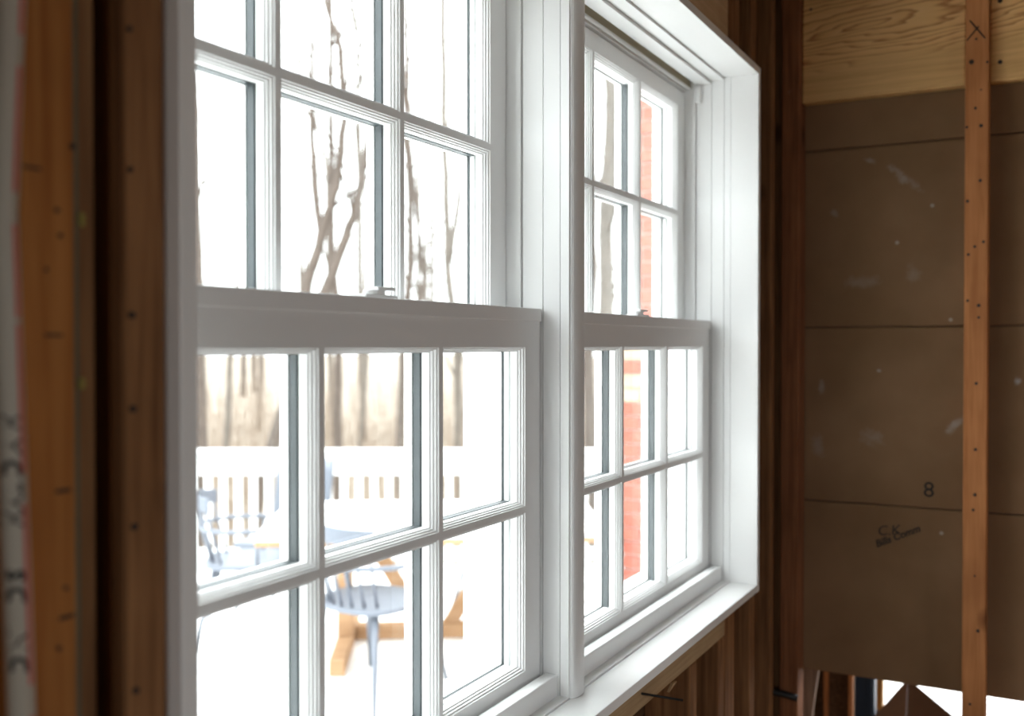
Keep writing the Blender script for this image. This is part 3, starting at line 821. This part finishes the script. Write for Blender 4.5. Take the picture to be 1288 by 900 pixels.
hero([([(330, 600), (376, 450), (412, 357), (437, 297), (450, 247), (462, 187), (469, 60)], 9.5, 3), ([(378, 445), (387, 357), (405, 293), (425, 232), (433, 150), (428, 60), (410, 0)], 8, 2.5), ([(404, 296), (395, 235), (392, 150), (393, 0)], 5, 2)], 13, 'leaning bare tree that forks into three grey stems', 'bark', 3)
hero([([(249, 600), (249, 450), (244, 300), (238, 60)], 8, 3.5)], 12, 'stout dark trunk behind the railing end nearest the furring strip', 'bark', 5, 5)
hero([([(283, 600), (290, 450), (302, 330), (308, 200), (300, 40)], 5, 2)], 15, 'slender bare tree beside the stout dark trunk', 'bark2', 6)
hero([([(425, 600), (426, 440), (418, 300), (416, 60)], 6.5, 2.5)], 14, 'straight reddish-grey trunk behind the table', 'bark', 8)
hero([([(503, 600), (506, 440), (518, 330), (513, 180), (510, 0)], 6, 2.5), ([(519, 600), (516, 440), (533, 350), (522, 250)], 4, 2)], 14, 'pair of bare stems rising from one root behind the railing', 'bark', 9)
hero([([(577, 600), (575, 440), (563, 330), (559, 180), (557, 0)], 6, 3.5), ([(565, 330), (582, 220), (585, 100)], 4, 2)], 16, 'pale bare tree close to the white window frame edge', 'bark2', 10)
hero([([(744, 600), (741, 440), (745, 300), (740, 100)], 9, 4)], 13, 'thick rough trunk to the side of the brick chimney', 'bark', 12)
hero([([(767, 620), (765, 440), (762, 300), (768, 150), (764, 20)], 12, 6), ([(764, 300), (778, 200), (782, 100)], 5, 2)], 15, 'broad pale trunk standing beside the brick chimney', 'bark2', 13)
hero([([(450, 600), (462, 440), (475, 300), (470, 100)], 4, 1.5)], 18, 'thin bare sapling between the forked tree and the paired stems', 'bark2', 15)
rnd = random.Random(21)
for k in range(46):
    ang = R(rnd.uniform(14, 52)); d = rnd.uniform(17, 40)
    j = (d - 11) / 4.2; gz = -2.4 + 3.4 * (1 - math.exp(-j / 5)) - .2
    b = Vector((math.cos(ang) * d, math.sin(ang) * d - .0, gz)); h = rnd.uniform(9, 15); ln = rnd.uniform(-.7, .7)
    r = rnd.uniform(.05, .12)
    tree([([b, b + Vector((ln * .3, 0, h * .3)), b + Vector((ln, ln * .5, h * .65)), b + Vector((ln * 1.4, -ln, h))], r, r * .3)],
         'distant slender bare tree on the pale slope in the woods', rnd.choice(('bark', 'bark2', 'bark2')), 'distant bare trees on the slope', 100 + k, 6, 'distant_tree')
# tangle of twigs and brush on the slope
bm2 = MB(); rnd = random.Random(5)
for k in range(2600):
    ang = R(rnd.uniform(13, 54)); d = rnd.uniform(11.5, 26); j = (d - 11) / 4.2; gz = -2.4 + 3.4 * (1 - math.exp(-j / 5)) - .1
    b = Vector((math.cos(ang) * d, math.sin(ang) * d, gz)); h = rnd.uniform(.8, 2.6)
    t = b + Vector((rnd.uniform(-.5, .5), rnd.uniform(-.5, .5), h))
    bm2.tube([b, b.lerp(t, .5) + Vector((rnd.uniform(-.1, .1), rnd.uniform(-.1, .1), 0)), t], [.012, .008, .003], 3, cap=False)
tag(bm2.build('underbrush', 'brush'), 'tangle of tan twigs and brush on the slope', 'underbrush', kind='stuff')
